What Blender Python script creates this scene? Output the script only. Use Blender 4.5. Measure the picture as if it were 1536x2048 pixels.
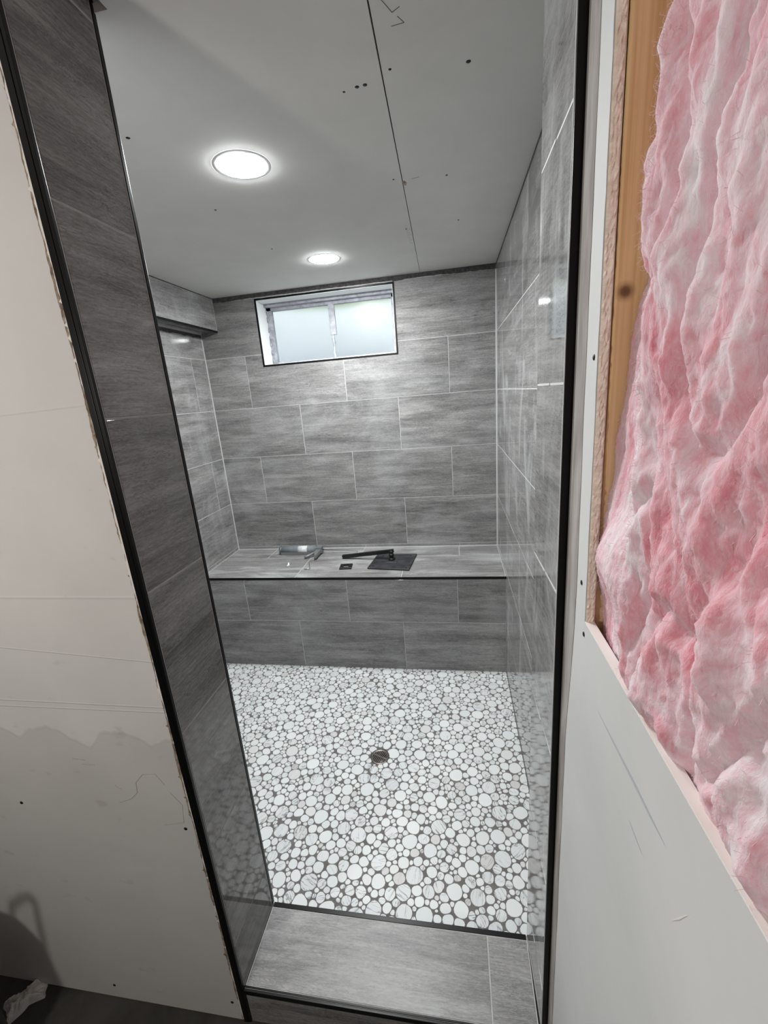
import bpy, bmesh, math, random
import numpy as np
from mathutils import Vector, Matrix, noise as mnoise

for o in list(bpy.data.objects):
    bpy.data.objects.remove(o)
scene = bpy.context.scene
COL = scene.collection
random.seed(7)
rng = np.random.default_rng(11)

# ------------------------------------------------------------------ camera
CAM = Vector((-0.2483, -2.5864, 1.5375))
FPX = 847.8
CR = Matrix(((0.98524589, 0.03158485, 0.16820506),
             (0.15329292, 0.2741768, -0.94938315),
             (-0.07610404, 0.96116049, 0.26528983)))
cam_data = bpy.data.cameras.new('camera')
cam = bpy.data.objects.new('camera', cam_data)
COL.objects.link(cam)
cam.matrix_world = Matrix.Translation(CAM) @ CR.to_4x4()
cam_data.sensor_fit = 'AUTO'
cam_data.sensor_width = 36.0
cam_data.lens = FPX / 2048 * 36.0
cam_data.clip_start = 0.01
scene.camera = cam

# ------------------------------------------------------------------ world, exposure
SKY_STRENGTH = 0.95
LED_STRENGTH = 228.0
world = bpy.data.worlds.new('sky')
scene.world = world
world.use_nodes = True
wbg = world.node_tree.nodes['Background']
wbg.inputs['Color'].default_value = (0.94, 0.975, 1.0, 1)
wbg.inputs['Strength'].default_value = SKY_STRENGTH
# lamp of the outer room, behind and left of the camera: it lights the drywall and throws the jug's shadow
room_lamp = bpy.data.lights.new('room_lamp_offscreen', 'POINT')
room_lamp.energy = 11.0
room_lamp.color = (1.0, 0.935, 0.875)
room_lamp.shadow_soft_size = 0.05
room_lamp_ob = bpy.data.objects.new('room_lamp_offscreen', room_lamp)
COL.objects.link(room_lamp_ob)
room_lamp_ob.location = (-1.20, -2.95, 1.62)
vs = scene.view_settings
vs.view_transform = 'Standard'
vs.look = 'None'
vs.gamma = 1.0
vs.use_curve_mapping = False
vs.exposure = 1.1

# ------------------------------------------------------------------ layout (metres)
XL, XR = -1.7544, 0.0            # shower side walls
YB = -0.4796                     # bench front
ZB = 0.5753                      # bench top
H = 2.1668                       # shower ceiling
H2 = 2.36                        # outer room ceiling
Z0, P, PX = 0.5969, 0.308, 0.613 # tile courses
SX, SZ = -1.641, 1.975           # soffit
XJ, XRJ = -0.8004, -0.1026       # doorway jamb faces
YI, YO = -1.7864, -1.9734        # doorway inner and outer planes
ZC = 0.1617                      # curb top
ZF = 0.037                       # outer room floor
XD, XDI = -0.0915, -0.0797       # right drywall face / back
RX0, RY0 = -3.0, -4.4            # far corner of outer room
WX0, WX1, WZ0, WZ1 = -1.3715, -0.558, 1.766, 2.1285  # window opening
GR = 0.0032                      # grout joint


def project(pt):
    d = CR.transposed() @ (Vector(pt) - CAM)
    return 768 + FPX * d.x / -d.z, 1024 - FPX * d.y / -d.z


# ------------------------------------------------------------------ material helpers
def new_mat(name, color=(0.5, 0.5, 0.5), rough=0.6, metal=0.0, spec=0.5):
    m = bpy.data.materials.new(name)
    m.use_nodes = True
    b = m.node_tree.nodes['Principled BSDF']
    b.inputs['Base Color'].default_value = (*color, 1)
    b.inputs['Roughness'].default_value = rough
    b.inputs['Metallic'].default_value = metal
    b.inputs['Specular IOR Level'].default_value = spec
    return m


class NT:
    """small wrapper that makes node building short"""
    def __init__(self, m):
        self.t = m.node_tree
        self.b = self.t.nodes['Principled BSDF']

    def n(self, kind, **kw):
        nd = self.t.nodes.new(kind)
        for k, v in kw.items():
            if k.startswith('i_'):
                key = k[2:]
                key = int(key) if key.isdigit() else key.replace('_', ' ')
                nd.inputs[key].default_value = v
            else:
                setattr(nd, k, v)
        return nd

    def l(self, a, b):
        self.t.links.new(a, b)

    def math(self, op, a, b=None, c=None):
        nd = self.n('ShaderNodeMath', operation=op)
        for i, v in enumerate((a, b, c)):
            if v is None:
                continue
            if isinstance(v, (int, float)):
                nd.inputs[i].default_value = v
            else:
                self.l(v, nd.inputs[i])
        return nd.outputs[0]

    def ramp(self, fac, stops, interp='LINEAR'):
        r = self.n('ShaderNodeValToRGB')
        r.color_ramp.interpolation = interp
        while len(r.color_ramp.elements) < len(stops):
            r.color_ramp.elements.new(0.5)
        for e, (pos, c) in zip(r.color_ramp.elements, stops):
            e.position = pos
            e.color = (*c, 1) if len(c) == 3 else c
        self.l(fac, r.inputs[0])
        return r.outputs[0]

    def mix(self, fac, a, b, blend='MIX'):
        nd = self.n('ShaderNodeMix', data_type='RGBA', blend_type=blend)
        for i, v in ((0, fac), (6, a), (7, b)):
            if isinstance(v, (int, float)):
                nd.inputs[i].default_value = v
            elif isinstance(v, tuple):
                nd.inputs[i].default_value = (*v, 1)
            else:
                self.l(v, nd.inputs[i])
        return nd.outputs[2]

    def mapping(self, vec, scale=(1, 1, 1), loc=(0, 0, 0), rot=(0, 0, 0)):
        mp = self.n('ShaderNodeMapping')
        mp.inputs['Scale'].default_value = scale
        mp.inputs['Location'].default_value = loc
        mp.inputs['Rotation'].default_value = rot
        self.l(vec, mp.inputs['Vector'])
        return mp.outputs[0]

    def noise(self, vec, scale, detail=4, rough=0.55, dist=0.0):
        nd = self.n('ShaderNodeTexNoise')
        nd.inputs['Scale'].default_value = scale
        nd.inputs['Detail'].default_value = detail
        nd.inputs['Roughness'].default_value = rough
        nd.inputs['Distortion'].default_value = dist
        self.l(vec, nd.inputs['Vector'])
        return nd.outputs[0]

    def bump(self, h, strength=0.2, dist=0.002):
        nd = self.n('ShaderNodeBump')
        nd.inputs['Strength'].default_value = strength
        nd.inputs['Distance'].default_value = dist
        self.l(h, nd.inputs['Height'])
        self.l(nd.outputs[0], self.b.inputs['Normal'])


def tile_material(name, tint=(1, 1, 1), haze=0.0, rough=0.045):
    """grey vein-cut porcelain: the grain runs along each tile's own x axis"""
    m = new_mat(name, rough=rough, spec=0.5)
    t = NT(m)
    tc = t.n('ShaderNodeTexCoord')
    oi = t.n('ShaderNodeObjectInfo')
    off = t.n('ShaderNodeVectorMath', operation='SCALE')
    off.inputs[0].default_value = (37.0, 91.0, 53.0)
    t.l(oi.outputs['Random'], off.inputs['Scale'])
    add = t.n('ShaderNodeVectorMath', operation='ADD')
    t.l(tc.outputs['Object'], add.inputs[0])
    t.l(off.outputs[0], add.inputs[1])
    v = add.outputs[0]
    # wide soft bands
    bands = t.noise(t.mapping(v, (1.3, 9.0, 1.0)), 2.0, 3, 0.5, 0.6)
    # medium wavy streaks
    streak = t.noise(t.mapping(v, (2.4, 34.0, 1.0)), 3.0, 7, 0.72, 1.3)
    # fine flecks
    fleck = t.noise(t.mapping(v, (3.2, 10.0, 3.0)), 30.0, 4, 0.75, 0.5)
    s1 = t.math('MULTIPLY_ADD', bands, 0.55, 0.0)
    s2 = t.math('MULTIPLY_ADD', streak, 0.50, s1)
    s3 = t.math('MULTIPLY_ADD', fleck, 0.42, s2)
    c = [tuple(k * q for k, q in zip(col, tint)) for col in
         ((0.100, 0.097, 0.096), (0.180, 0.177, 0.174), (0.25, 0.247, 0.242), (0.36, 0.357, 0.35))]
    base = t.ramp(s3, [(0.555, c[0]), (0.675, c[1]), (0.765, c[2]), (0.90, c[3])])
    # thin wavering vein lines, dark with a light lip, broken up
    vn = t.noise(t.mapping(v, (2.2, 11.0, 1.0)), 3.2, 6, 0.66, 2.0)
    lineD = t.math('SUBTRACT', 1.0, t.math('MULTIPLY', t.math('ABSOLUTE', t.math('SUBTRACT', vn, 0.5)), 55.0))
    lineD = t.math('MAXIMUM', lineD, 0.0)
    lineL = t.math('SUBTRACT', 1.0, t.math('MULTIPLY', t.math('ABSOLUTE', t.math('SUBTRACT', vn, 0.525)), 60.0))
    lineL = t.math('MAXIMUM', lineL, 0.0)
    brk = t.noise(t.mapping(v, (2.0, 5.0, 1.0)), 2.4, 2, 0.5)
    brkr = t.ramp(brk, [(0.46, (0, 0, 0)), (0.58, (1, 1, 1))])
    base = t.mix(t.math('MULTIPLY', t.math('MULTIPLY', lineD, brkr), 0.8), base, tuple(k * 0.07 for k in tint))
    base = t.mix(t.math('MULTIPLY', t.math('MULTIPLY', lineL, brkr), 0.5), base, tuple(k * 0.36 for k in tint))
    v2 = t.noise(t.mapping(v, (2.6, 24.0, 1.0), loc=(5, 3, 1)), 3.0, 5, 0.62, 1.8)
    ln2 = t.math('MAXIMUM', t.math('SUBTRACT', 1.0, t.math('MULTIPLY', t.math('ABSOLUTE', t.math('SUBTRACT', v2, 0.5)), 46.0)), 0.0)
    ln3 = t.math('MAXIMUM', t.math('SUBTRACT', 1.0, t.math('MULTIPLY', t.math('ABSOLUTE', t.math('SUBTRACT', v2, 0.55)), 46.0)), 0.0)
    base = t.mix(t.math('MULTIPLY', ln2, 0.46), base, tuple(k * 0.085 for k in tint))
    base = t.mix(t.math('MULTIPLY', ln3, 0.34), base, tuple(k * 0.36 for k in tint))
    # per-tile shade
    val = t.math('MULTIPLY_ADD', oi.outputs['Random'], 0.22, 0.89)
    hs = t.n('ShaderNodeHueSaturation')
    t.l(base, hs.inputs['Color'])
    t.l(val, hs.inputs['Value'])
    out = hs.outputs[0]
    rsock = None
    if haze > 0:      # dried grout film wiped over the tile
        geo = t.n('ShaderNodeNewGeometry')
        hn = t.noise(t.mapping(geo.outputs['Position'], (1.0, 3.0, 1.2)), 2.3, 5, 0.6, 0.8)
        hm = t.ramp(hn, [(0.50, (0, 0, 0)), (0.66, (1, 1, 1))])
        fine = t.noise(t.mapping(geo.outputs['Position'], (1, 18.0, 4.0)), 7.0, 4, 0.6)
        hm2 = t.math('MULTIPLY', t.math('MULTIPLY', hm, fine), haze)
        out = t.mix(hm2, out, (0.55, 0.57, 0.57))
        rsock = t.math('MULTIPLY_ADD', hm2, 0.25, rough)
        t.l(rsock, t.b.inputs['Roughness'])
    t.l(out, t.b.inputs['Base Color'])
    t.bump(s3, 0.02, 0.001)
    return m


M = {}
M['tile'] = tile_material('grey porcelain tile', haze=0.35)
M['tile_hazy'] = tile_material('grey porcelain tile with grout film', haze=1.0, rough=0.04)
M['tile_jamb'] = tile_material('grey porcelain jamb tile', rough=0.045)
M['tile_curb'] = tile_material('dusty grey porcelain curb tile', haze=0.9, rough=0.4)
M['tile_top'] = tile_material('grey porcelain ledge tile', haze=0.9, rough=0.4)


def simple_noise_mat(name, c0, c1, scale, rough=0.8, mscale=(1, 1, 1), bump=0.0, detail=5, lo=0.35, hi=0.65, spec=0.3):
    m = new_mat(name, c0, rough, spec=spec)
    t = NT(m)
    geo = t.n('ShaderNodeNewGeometry')
    nz = t.noise(t.mapping(geo.outputs['Position'], mscale), scale, detail, 0.6, 0.3)
    t.l(t.ramp(nz, [(lo, c0), (hi, c1)]), t.b.inputs['Base Color'])
    if bump:
        t.bump(nz, bump, 0.003)
    return m


M['grout'] = simple_noise_mat('pale wall grout', (0.38, 0.38, 0.375), (0.50, 0.50, 0.495), 40)
M['floor_grout'] = simple_noise_mat('grey floor grout', (0.13, 0.12, 0.115), (0.18, 0.17, 0.165), 30)
M['mortar'] = simple_noise_mat('dark thinset mortar', (0.035, 0.033, 0.034), (0.09, 0.085, 0.085), 60, bump=0.6)
M['trim'] = new_mat('black aluminium trim', (0.004, 0.004, 0.0045), 0.33, 0.0, 0.22)
M['black'] = new_mat('matt black metal', (0.012, 0.012, 0.013), 0.42, 0.3)
M['black_plate'] = simple_noise_mat('black rubbery plate', (0.018, 0.018, 0.021), (0.045, 0.045, 0.05), 25, 0.5)
M['ceiling'] = simple_noise_mat('grey drywall paper', (0.63, 0.63, 0.61), (0.67, 0.67, 0.65), 6, 0.85)
M['framing'] = new_mat('raw framing timber', (0.34, 0.24, 0.15), 0.9)
M['white_paint'] = new_mat('white painted reveal', (0.74, 0.76, 0.76), 0.5)
M['steel_grey'] = simple_noise_mat('chalky grey window steel', (0.25, 0.26, 0.29), (0.40, 0.41, 0.45), 35, 0.6, bump=0.4)
M['concrete'] = simple_noise_mat('dark concrete', (0.030, 0.029, 0.026), (0.062, 0.060, 0.055), 8, 0.7, bump=0.2)
M['gypsum_core'] = simple_noise_mat('cut gypsum core', (0.74, 0.66, 0.53), (0.92, 0.86, 0.74), 55, 0.95, (1, 1, 2.2), bump=1.0)
M['gypsum_white'] = new_mat('bright gypsum edge', (0.78, 0.74, 0.70), 0.9)
M['cement'] = simple_noise_mat('smeared grey board', (0.26, 0.235, 0.22), (0.42, 0.40, 0.38), 9, 0.9, (1, 4, 0.8), bump=0.3)
M['white_dry'] = simple_noise_mat('white drywall face', (0.60, 0.615, 0.61), (0.67, 0.68, 0.675), 3, 0.75)
M['room_wall'] = new_mat('bare block wall', (0.26, 0.25, 0.24), 0.9)
M['paper_brown'] = simple_noise_mat('torn brown paper', (0.16, 0.12, 0.085), (0.42, 0.36, 0.29), 70, 0.95)
M['screw'] = new_mat('dark screw', (0.012, 0.011, 0.011), 0.5, 0.4)
M['pencil'] = new_mat('pencil mark', (0.12, 0.12, 0.118), 0.9)
M['chrome_dark'] = new_mat('tarnished drain metal', (0.16, 0.145, 0.135), 0.35, 0.9)
M['tube_grey'] = simple_noise_mat('caulk tube grey', (0.16, 0.19, 0.20), (0.21, 0.24, 0.25), 20, 0.45)
M['label_white'] = simple_noise_mat('paper label', (0.55, 0.56, 0.56), (0.72, 0.73, 0.73), 90, 0.6)
M['gun_grey'] = new_mat('painted grey steel', (0.20, 0.21, 0.215), 0.4, 0.3)
M['rod'] = new_mat('steel rod', (0.45, 0.46, 0.46), 0.35, 0.8)
M['white_plastic'] = new_mat('white plastic', (0.82, 0.84, 0.84), 0.4)
M['black_plastic'] = new_mat('black plastic', (0.010, 0.010, 0.010), 0.5)
M['cloth'] = simple_noise_mat('dirty white rag', (0.50, 0.47, 0.44), (0.88, 0.88, 0.88), 12, 0.95)
M['grass'] = simple_noise_mat('green leaves', (0.16, 0.24, 0.07), (0.42, 0.50, 0.25), 6, 0.9)
M['galv'] = new_mat('pale window well', (0.80, 0.84, 0.88), 0.6)


def emission(name, color, strength):
    m = bpy.data.materials.new(name)
    m.use_nodes = True
    t = m.node_tree
    t.nodes.clear()
    e = t.nodes.new('ShaderNodeEmission')
    e.inputs[0].default_value = (*color, 1)
    e.inputs[1].default_value = strength
    o = t.nodes.new('ShaderNodeOutputMaterial')
    t.links.new(e.outputs[0], o.inputs[0])
    return m


M['led'] = emission('lit lamp lens', (0.972, 0.99, 1.0), LED_STRENGTH)

# frosted pane
m = new_mat('frosted glass', (0.93, 0.97, 0.97), 0.32, spec=0.5)
m.node_tree.nodes['Principled BSDF'].inputs['Transmission Weight'].default_value = 1.0
m.node_tree.nodes['Principled BSDF'].inputs['IOR'].default_value = 1.25
M['frosted'] = m


def drywall_front():
    """off-white taped drywall: skim-coat edge low down, trowel ridges, scuffs"""
    m = new_mat('skimmed drywall', (0.6, 0.58, 0.55), 0.8, spec=0.3)
    t = NT(m)
    geo = t.n('ShaderNodeNewGeometry')
    sep = t.n('ShaderNodeSeparateXYZ')
    t.l(geo.outputs['Position'], sep.inputs[0])
    x, z = sep.outputs[0], sep.outputs[2]
    wob = t.noise(t.mapping(geo.outputs['Position'], (5, 1, 0.0)), 1.4, 3, 0.45)
    edge = t.math('ADD', z, t.math('MULTIPLY', t.math('SUBTRACT', wob, 0.5), 0.22))
    mask = t.math('SMOOTH_MIN', t.math('MAXIMUM', t.math('MULTIPLY', t.math('SUBTRACT', edge, 0.90), 120.0), 0.0), 1.0, 0.1)
    cloud = t.noise(geo.outputs['Position'], 5.0, 5, 0.6)
    up = t.ramp(cloud, [(0.3, (0.62, 0.62, 0.61)), (0.7, (0.675, 0.675, 0.665))])
    lowc = t.ramp(cloud, [(0.3, (0.54, 0.54, 0.53)), (0.7, (0.595, 0.595, 0.585))])
    col = t.mix(mask, lowc, up)
    # scuffs
    sc = t.noise(t.mapping(geo.outputs['Position'], (9, 1, 16)), 1.6, 3, 0.5)
    scm = t.ramp(sc, [(0.66, (0, 0, 0)), (0.74, (1, 1, 1))])
    col = t.mix(t.math('MULTIPLY', scm, 0.35), col, (0.36, 0.345, 0.32))
    t.l(col, t.b.inputs['Base Color'])
    # horizontal ridges at the sheet joint and trowel lines
    h = None
    for zz, tilt, w in ((1.2209, 0.0, 260.0), (1.553, 0.03, 420.0), (1.10, -0.07, 500.0), (0.985, 0.0, 420.0), (0.972, 0.01, 500.0)):
        ln = t.math('ADD', z, t.math('MULTIPLY_ADD', x, -tilt, -zz - tilt * 1.0))
        r = t.math('MAXIMUM', t.math('SUBTRACT', 1.0, t.math('MULTIPLY', t.math('ABSOLUTE', ln), w)), 0.0)
        h = r if h is None else t.math('ADD', h, r)
    h = t.math('ADD', h, t.math('MULTIPLY', mask, 1.0))
    h = t.math('ADD', h, t.math('MULTIPLY', cloud, 0.4))
    t.bump(h, 0.5, 0.0015)
    return m


M['drywall_front'] = drywall_front()


def wood_mat():
    m = new_mat('sawn pine', (0.5, 0.3, 0.15), 0.7, spec=0.25)
    t = NT(m)
    geo = t.n('ShaderNodeNewGeometry')
    v = geo.outputs['Position']
    grain = t.noise(t.mapping(v, (150, 60, 2.0)), 1.0, 4, 0.6, 0.4)
    cloud = t.noise(t.mapping(v, (8, 8, 1.2)), 2.0, 3, 0.5)
    f = t.math('MULTIPLY_ADD', grain, 0.6, t.math('MULTIPLY', cloud, 0.4))
    col = t.ramp(f, [(0.35, (0.56, 0.36, 0.16)), (0.5, (0.72, 0.51, 0.265)), (0.66, (0.82, 0.64, 0.375))])
    # one knot
    vd = t.n('ShaderNodeVectorMath', operation='DISTANCE')
    vd.inputs[1].default_value = (-0.068, -2.0665, 1.622)
    t.l(t.mapping(v, (1, 1, 1)), vd.inputs[0])
    k = t.ramp(vd.outputs['Value'], [(0.0, (0.05, 0.025, 0.012)), (0.004, (0.16, 0.075, 0.03)), (0.010, (1, 1, 1))])
    col = t.mix(0.85, col, k, 'MULTIPLY')
    t.l(col, t.b.inputs['Base Color'])
    t.bump(grain, 0.15, 0.001)
    return m


M['wood'] = wood_mat()


def insulation_mat():
    m = new_mat('pink fibreglass wool', (0.7, 0.4, 0.45), 1.0, spec=0.05)
    t = NT(m)
    geo = t.n('ShaderNodeNewGeometry')
    v = geo.outputs['Position']
    a = t.noise(t.mapping(v, (9, 13, 6.0), rot=(0.35, 0, 0)), 1.0, 5, 0.62, 0.9)
    b = t.noise(t.mapping(v, (60, 90, 26), rot=(0.45, 0, 0)), 1.0, 5, 0.7, 1.2)
    f = t.math('MULTIPLY_ADD', a, 0.72, t.math('MULTIPLY', b, 0.30))
    col = t.ramp(f, [(0.37, (0.68, 0.22, 0.28)), (0.46, (0.76, 0.39, 0.45)), (0.53, (0.80, 0.56, 0.62)), (0.62, (0.83, 0.76, 0.80))])
    fine = t.noise(t.mapping(v, (300, 500, 160), rot=(0.5, 0, 0)), 1.0, 3, 0.7, 0.6)
    col = t.mix(t.ramp(fine, [(0.52, (0, 0, 0)), (0.75, (0.5, 0.5, 0.5))]), col, (0.86, 0.74, 0.75))
    t.l(col, t.b.inputs['Base Color'])
    t.b.inputs['Sheen Weight'].default_value = 0.3
    t.b.inputs['Subsurface Weight'].default_value = 0.55
    t.b.inputs['Subsurface Radius'].default_value = (1.0, 0.6, 0.6)
    t.b.inputs['Subsurface Scale'].default_value = 0.012
    t.b.inputs['Sheen Roughness'].default_value = 0.6
    t.bump(t.math('MULTIPLY_ADD', fine, 0.5, b), 0.6, 0.004)
    return m


M['insulation'] = insulation_mat()
M['fibre'] = new_mat('loose pink fibre', (0.78, 0.55, 0.57), 0.9, spec=0.1)


def pebble_mat():
    m = new_mat('white marble pebble', (0.7, 0.72, 0.72), 0.42, spec=0.45)
    t = NT(m)
    at = t.n('ShaderNodeAttribute', attribute_name='shade')
    geo = t.n('ShaderNodeNewGeometry')
    rnd = at.outputs['Fac']
    rot = t.n('ShaderNodeVectorRotate', rotation_type='Z_AXIS')
    t.l(geo.outputs['Position'], rot.inputs['Vector'])
    t.l(t.math('MULTIPLY', rnd, 47.0), rot.inputs['Angle'])
    off = t.n('ShaderNodeVectorMath', operation='ADD')
    t.l(rot.outputs[0], off.inputs[0])
    comb = t.n('ShaderNodeCombineXYZ')
    t.l(t.math('MULTIPLY', rnd, 331.0), comb.inputs[0])
    t.l(t.math('MULTIPLY', rnd, 173.0), comb.inputs[1])
    t.l(comb.outputs[0], off.inputs[1])
    vn = t.noise(t.mapping(off.outputs[0], (10, 62, 1)), 1.0, 3, 0.5, 0.7)
    ln = t.math('MAXIMUM', t.math('SUBTRACT', 1.0, t.math('MULTIPLY', t.math('ABSOLUTE', t.math('SUBTRACT', vn, 0.5)), 38.0)), 0.0)
    # only some pebbles are veined
    pick = t.math('FRACT', t.math('MULTIPLY', rnd, 17.31))
    veined = t.ramp(pick, [(0.50, (0, 0, 0)), (0.75, (1, 1, 1))])
    tone = t.math('FRACT', t.math('MULTIPLY', rnd, 7.77))
    base = t.ramp(tone, [(0.0, (0.67, 0.70, 0.70)), (0.86, (0.74, 0.765, 0.765)), (0.95, (0.66, 0.665, 0.66)), (1.0, (0.58, 0.57, 0.56))])
    soft = t.noise(off.outputs[0], 35.0, 3, 0.5)
    base = t.mix(t.math('MULTIPLY', t.math('MULTIPLY', soft, veined), 0.35), base, (0.46, 0.46, 0.47))
    col = t.mix(t.math('MULTIPLY', t.math('MULTIPLY', ln, veined), 0.9), base, (0.17, 0.17, 0.18))
    t.l(col, t.b.inputs['Base Color'])
    return m


M['pebble'] = pebble_mat()


# ------------------------------------------------------------------ geometry helpers
def link(name, mesh, mat=None, parent=None, smooth=False):
    o = bpy.data.objects.new(name, mesh)
    COL.objects.link(o)
    if mat is not None and not mesh.materials:
        mesh.materials.append(M[mat] if isinstance(mat, str) else mat)
    if parent is not None:
        o.parent = parent
    if smooth:
        for p_ in mesh.polygons:
            p_.use_smooth = True
    return o


def from_bm(name, bm, mat=None, parent=None, smooth=False):
    me = bpy.data.meshes.new(name)
    bmesh.ops.recalc_face_normals(bm, faces=bm.faces)
    bm.to_mesh(me)
    bm.free()
    return link(name, me, mat, parent, smooth)


def bm_box(bm, a, b):
    """axis-aligned box between two corners"""
    x0, x1 = sorted((a[0], b[0]))
    y0, y1 = sorted((a[1], b[1]))
    z0, z1 = sorted((a[2], b[2]))
    vs_ = [bm.verts.new(c) for c in ((x0, y0, z0), (x1, y0, z0), (x1, y1, z0), (x0, y1, z0),
                                     (x0, y0, z1), (x1, y0, z1), (x1, y1, z1), (x0, y1, z1))]
    for f in ((0, 3, 2, 1), (4, 5, 6, 7), (0, 1, 5, 4), (1, 2, 6, 5), (2, 3, 7, 6), (3, 0, 4, 7)):
        bm.faces.new([vs_[i] for i in f])


def boxes(name, pairs, mat, parent=None, bevel=0.0):
    bm = bmesh.new()
    for a, b in pairs:
        bm_box(bm, a, b)
    if bevel:
        bmesh.ops.bevel(bm, geom=list(bm.edges), offset=bevel, segments=2, affect='EDGES', profile=0.6)
    return from_bm(name, bm, mat, parent)


def tube_bm(bm, pts, rad, seg=10, cap=True):
    pts = [Vector(p_) for p_ in pts]
    rads = rad if isinstance(rad, (list, tuple)) else [rad] * len(pts)
    rings = []
    up = Vector((0.13, 0.21, 0.97)).normalized()
    for i, p_ in enumerate(pts):
        d = (pts[min(i + 1, len(pts) - 1)] - pts[max(i - 1, 0)]).normalized()
        a = d.cross(up)
        if a.length < 1e-3:
            a = d.cross(Vector((1, 0, 0)))
        a.normalize()
        b = d.cross(a).normalized()
        rings.append([bm.verts.new(p_ + (a * math.cos(t) + b * math.sin(t)) * rads[i])
                      for t in (2 * math.pi * k / seg for k in range(seg))])
    for r0, r1 in zip(rings, rings[1:]):
        for k in range(seg):
            bm.faces.new((r0[k], r0[(k + 1) % seg], r1[(k + 1) % seg], r1[k]))
    if cap:
        bm.faces.new(list(reversed(rings[0])))
        bm.faces.new(rings[-1])


def tube(name, pts, rad, mat, parent=None, seg=10):
    bm = bmesh.new()
    tube_bm(bm, pts, rad, seg)
    return from_bm(name, bm, mat, parent, True)


def lathe(name, prof, mat, parent=None, seg=32, loc=(0, 0, 0)):
    """profile of (radius, z) turned round the z axis"""
    bm = bmesh.new()
    rings = []
    for r, z in prof:
        if r < 1e-6:
            rings.append([bm.verts.new((loc[0], loc[1], loc[2] + z))])
        else:
            rings.append([bm.verts.new((loc[0] + r * math.cos(2 * math.pi * k / seg), loc[1] + r * math.sin(2 * math.pi * k / seg), loc[2] + z)) for k in range(seg)])
    for r0, r1 in zip(rings, rings[1:]):
        for k in range(seg):
            a, b = r0[k % len(r0)], r0[(k + 1) % len(r0)]
            c, d = r1[(k + 1) % len(r1)], r1[k % len(r1)]
            f = []
            for v_ in (a, b, c, d):
                if v_ not in f:
                    f.append(v_)
            if len(f) > 2:
                bm.faces.new(f)
    return from_bm(name, bm, mat, parent, True)


def tag(o, label, cat, group=None, kind=None):
    if label:
        o['label'] = label
    if cat:
        o['category'] = cat
    if group:
        o['group'] = group
    if kind:
        o['kind'] = kind
    return o


def struct(o, label=None, cat=None):
    o['kind'] = 'structure'
    if label:
        o['label'] = label
    if cat:
        o['category'] = cat
    return o


def empty(name, loc=(0, 0, 0), rz=0.0):
    o = bpy.data.objects.new(name, None)
    COL.objects.link(o)
    o.empty_display_size = 0.05
    o.location = loc
    o.rotation_euler = (0, 0, rz)
    return o


# ------------------------------------------------------------------ tiles
_tile_cache = {}
TT = 0.008      # tile thickness
PROUD = 0.0007  # how far tile faces stand out of the grout bed


def tile_mesh(L, W, mat):
    key = (round(L, 3), round(W, 3), mat)
    if key in _tile_cache:
        return _tile_cache[key]
    bm = bmesh.new()
    c = min(0.0009, L / 6, W / 6)
    lo = [bm.verts.new((sx * L / 2, sy * W / 2, -TT)) for sx, sy in ((-1, -1), (1, -1), (1, 1), (-1, 1))]
    mid = [bm.verts.new((sx * L / 2, sy * W / 2, -c)) for sx, sy in ((-1, -1), (1, -1), (1, 1), (-1, 1))]
    top = [bm.verts.new((sx * (L / 2 - c), sy * (W / 2 - c), 0)) for sx, sy in ((-1, -1), (1, -1), (1, 1), (-1, 1))]
    bm.faces.new(list(reversed(lo)))
    for r0, r1 in ((lo, mid), (mid, top)):
        for k in range(4):
            bm.faces.new((r0[k], r0[(k + 1) % 4], r1[(k + 1) % 4], r1[k]))
    bm.faces.new(top)
    me = bpy.data.meshes.new('tile')
    bm.to_mesh(me)
    bm.free()
    me.materials.append(M[mat])
    _tile_cache[key] = me
    return me


def notched_mesh(u0, u1, v0, v1, hole, mat):
    """rectangle minus hole, in coordinates centred on the rectangle"""
    hu0, hu1, hv0, hv1 = hole
    us = sorted({u0, u1} | {u for u in (hu0, hu1) if u0 < u < u1})
    vs_ = sorted({v0, v1} | {v for v in (hv0, hv1) if v0 < v < v1})
    cu, cv = (u0 + u1) / 2, (v0 + v1) / 2
    bm = bmesh.new()
    vt = {}

    def gv(u, v):
        if (u, v) not in vt:
            vt[(u, v)] = bm.verts.new((u - cu, v - cv, 0))
        return vt[(u, v)]
    for a, b in zip(us, us[1:]):
        for c, d in zip(vs_, vs_[1:]):
            mu, mv = (a + b) / 2, (c + d) / 2
            if hu0 < mu < hu1 and hv0 < mv < hv1:
                continue
            bm.faces.new((gv(a, c), gv(b, c), gv(b, d), gv(a, d)))
    if not bm.faces:
        bm.free()
        return None
    r = bmesh.ops.extrude_face_region(bm, geom=list(bm.faces))
    bmesh.ops.translate(bm, vec=(0, 0, -TT), verts=[g for g in r['geom'] if isinstance(g, bmesh.types.BMVert)])
    bmesh.ops.recalc_face_normals(bm, faces=bm.faces)
    me = bpy.data.meshes.new('tile')
    bm.to_mesh(me)
    bm.free()
    me.materials.append(M[mat])
    return me


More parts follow.
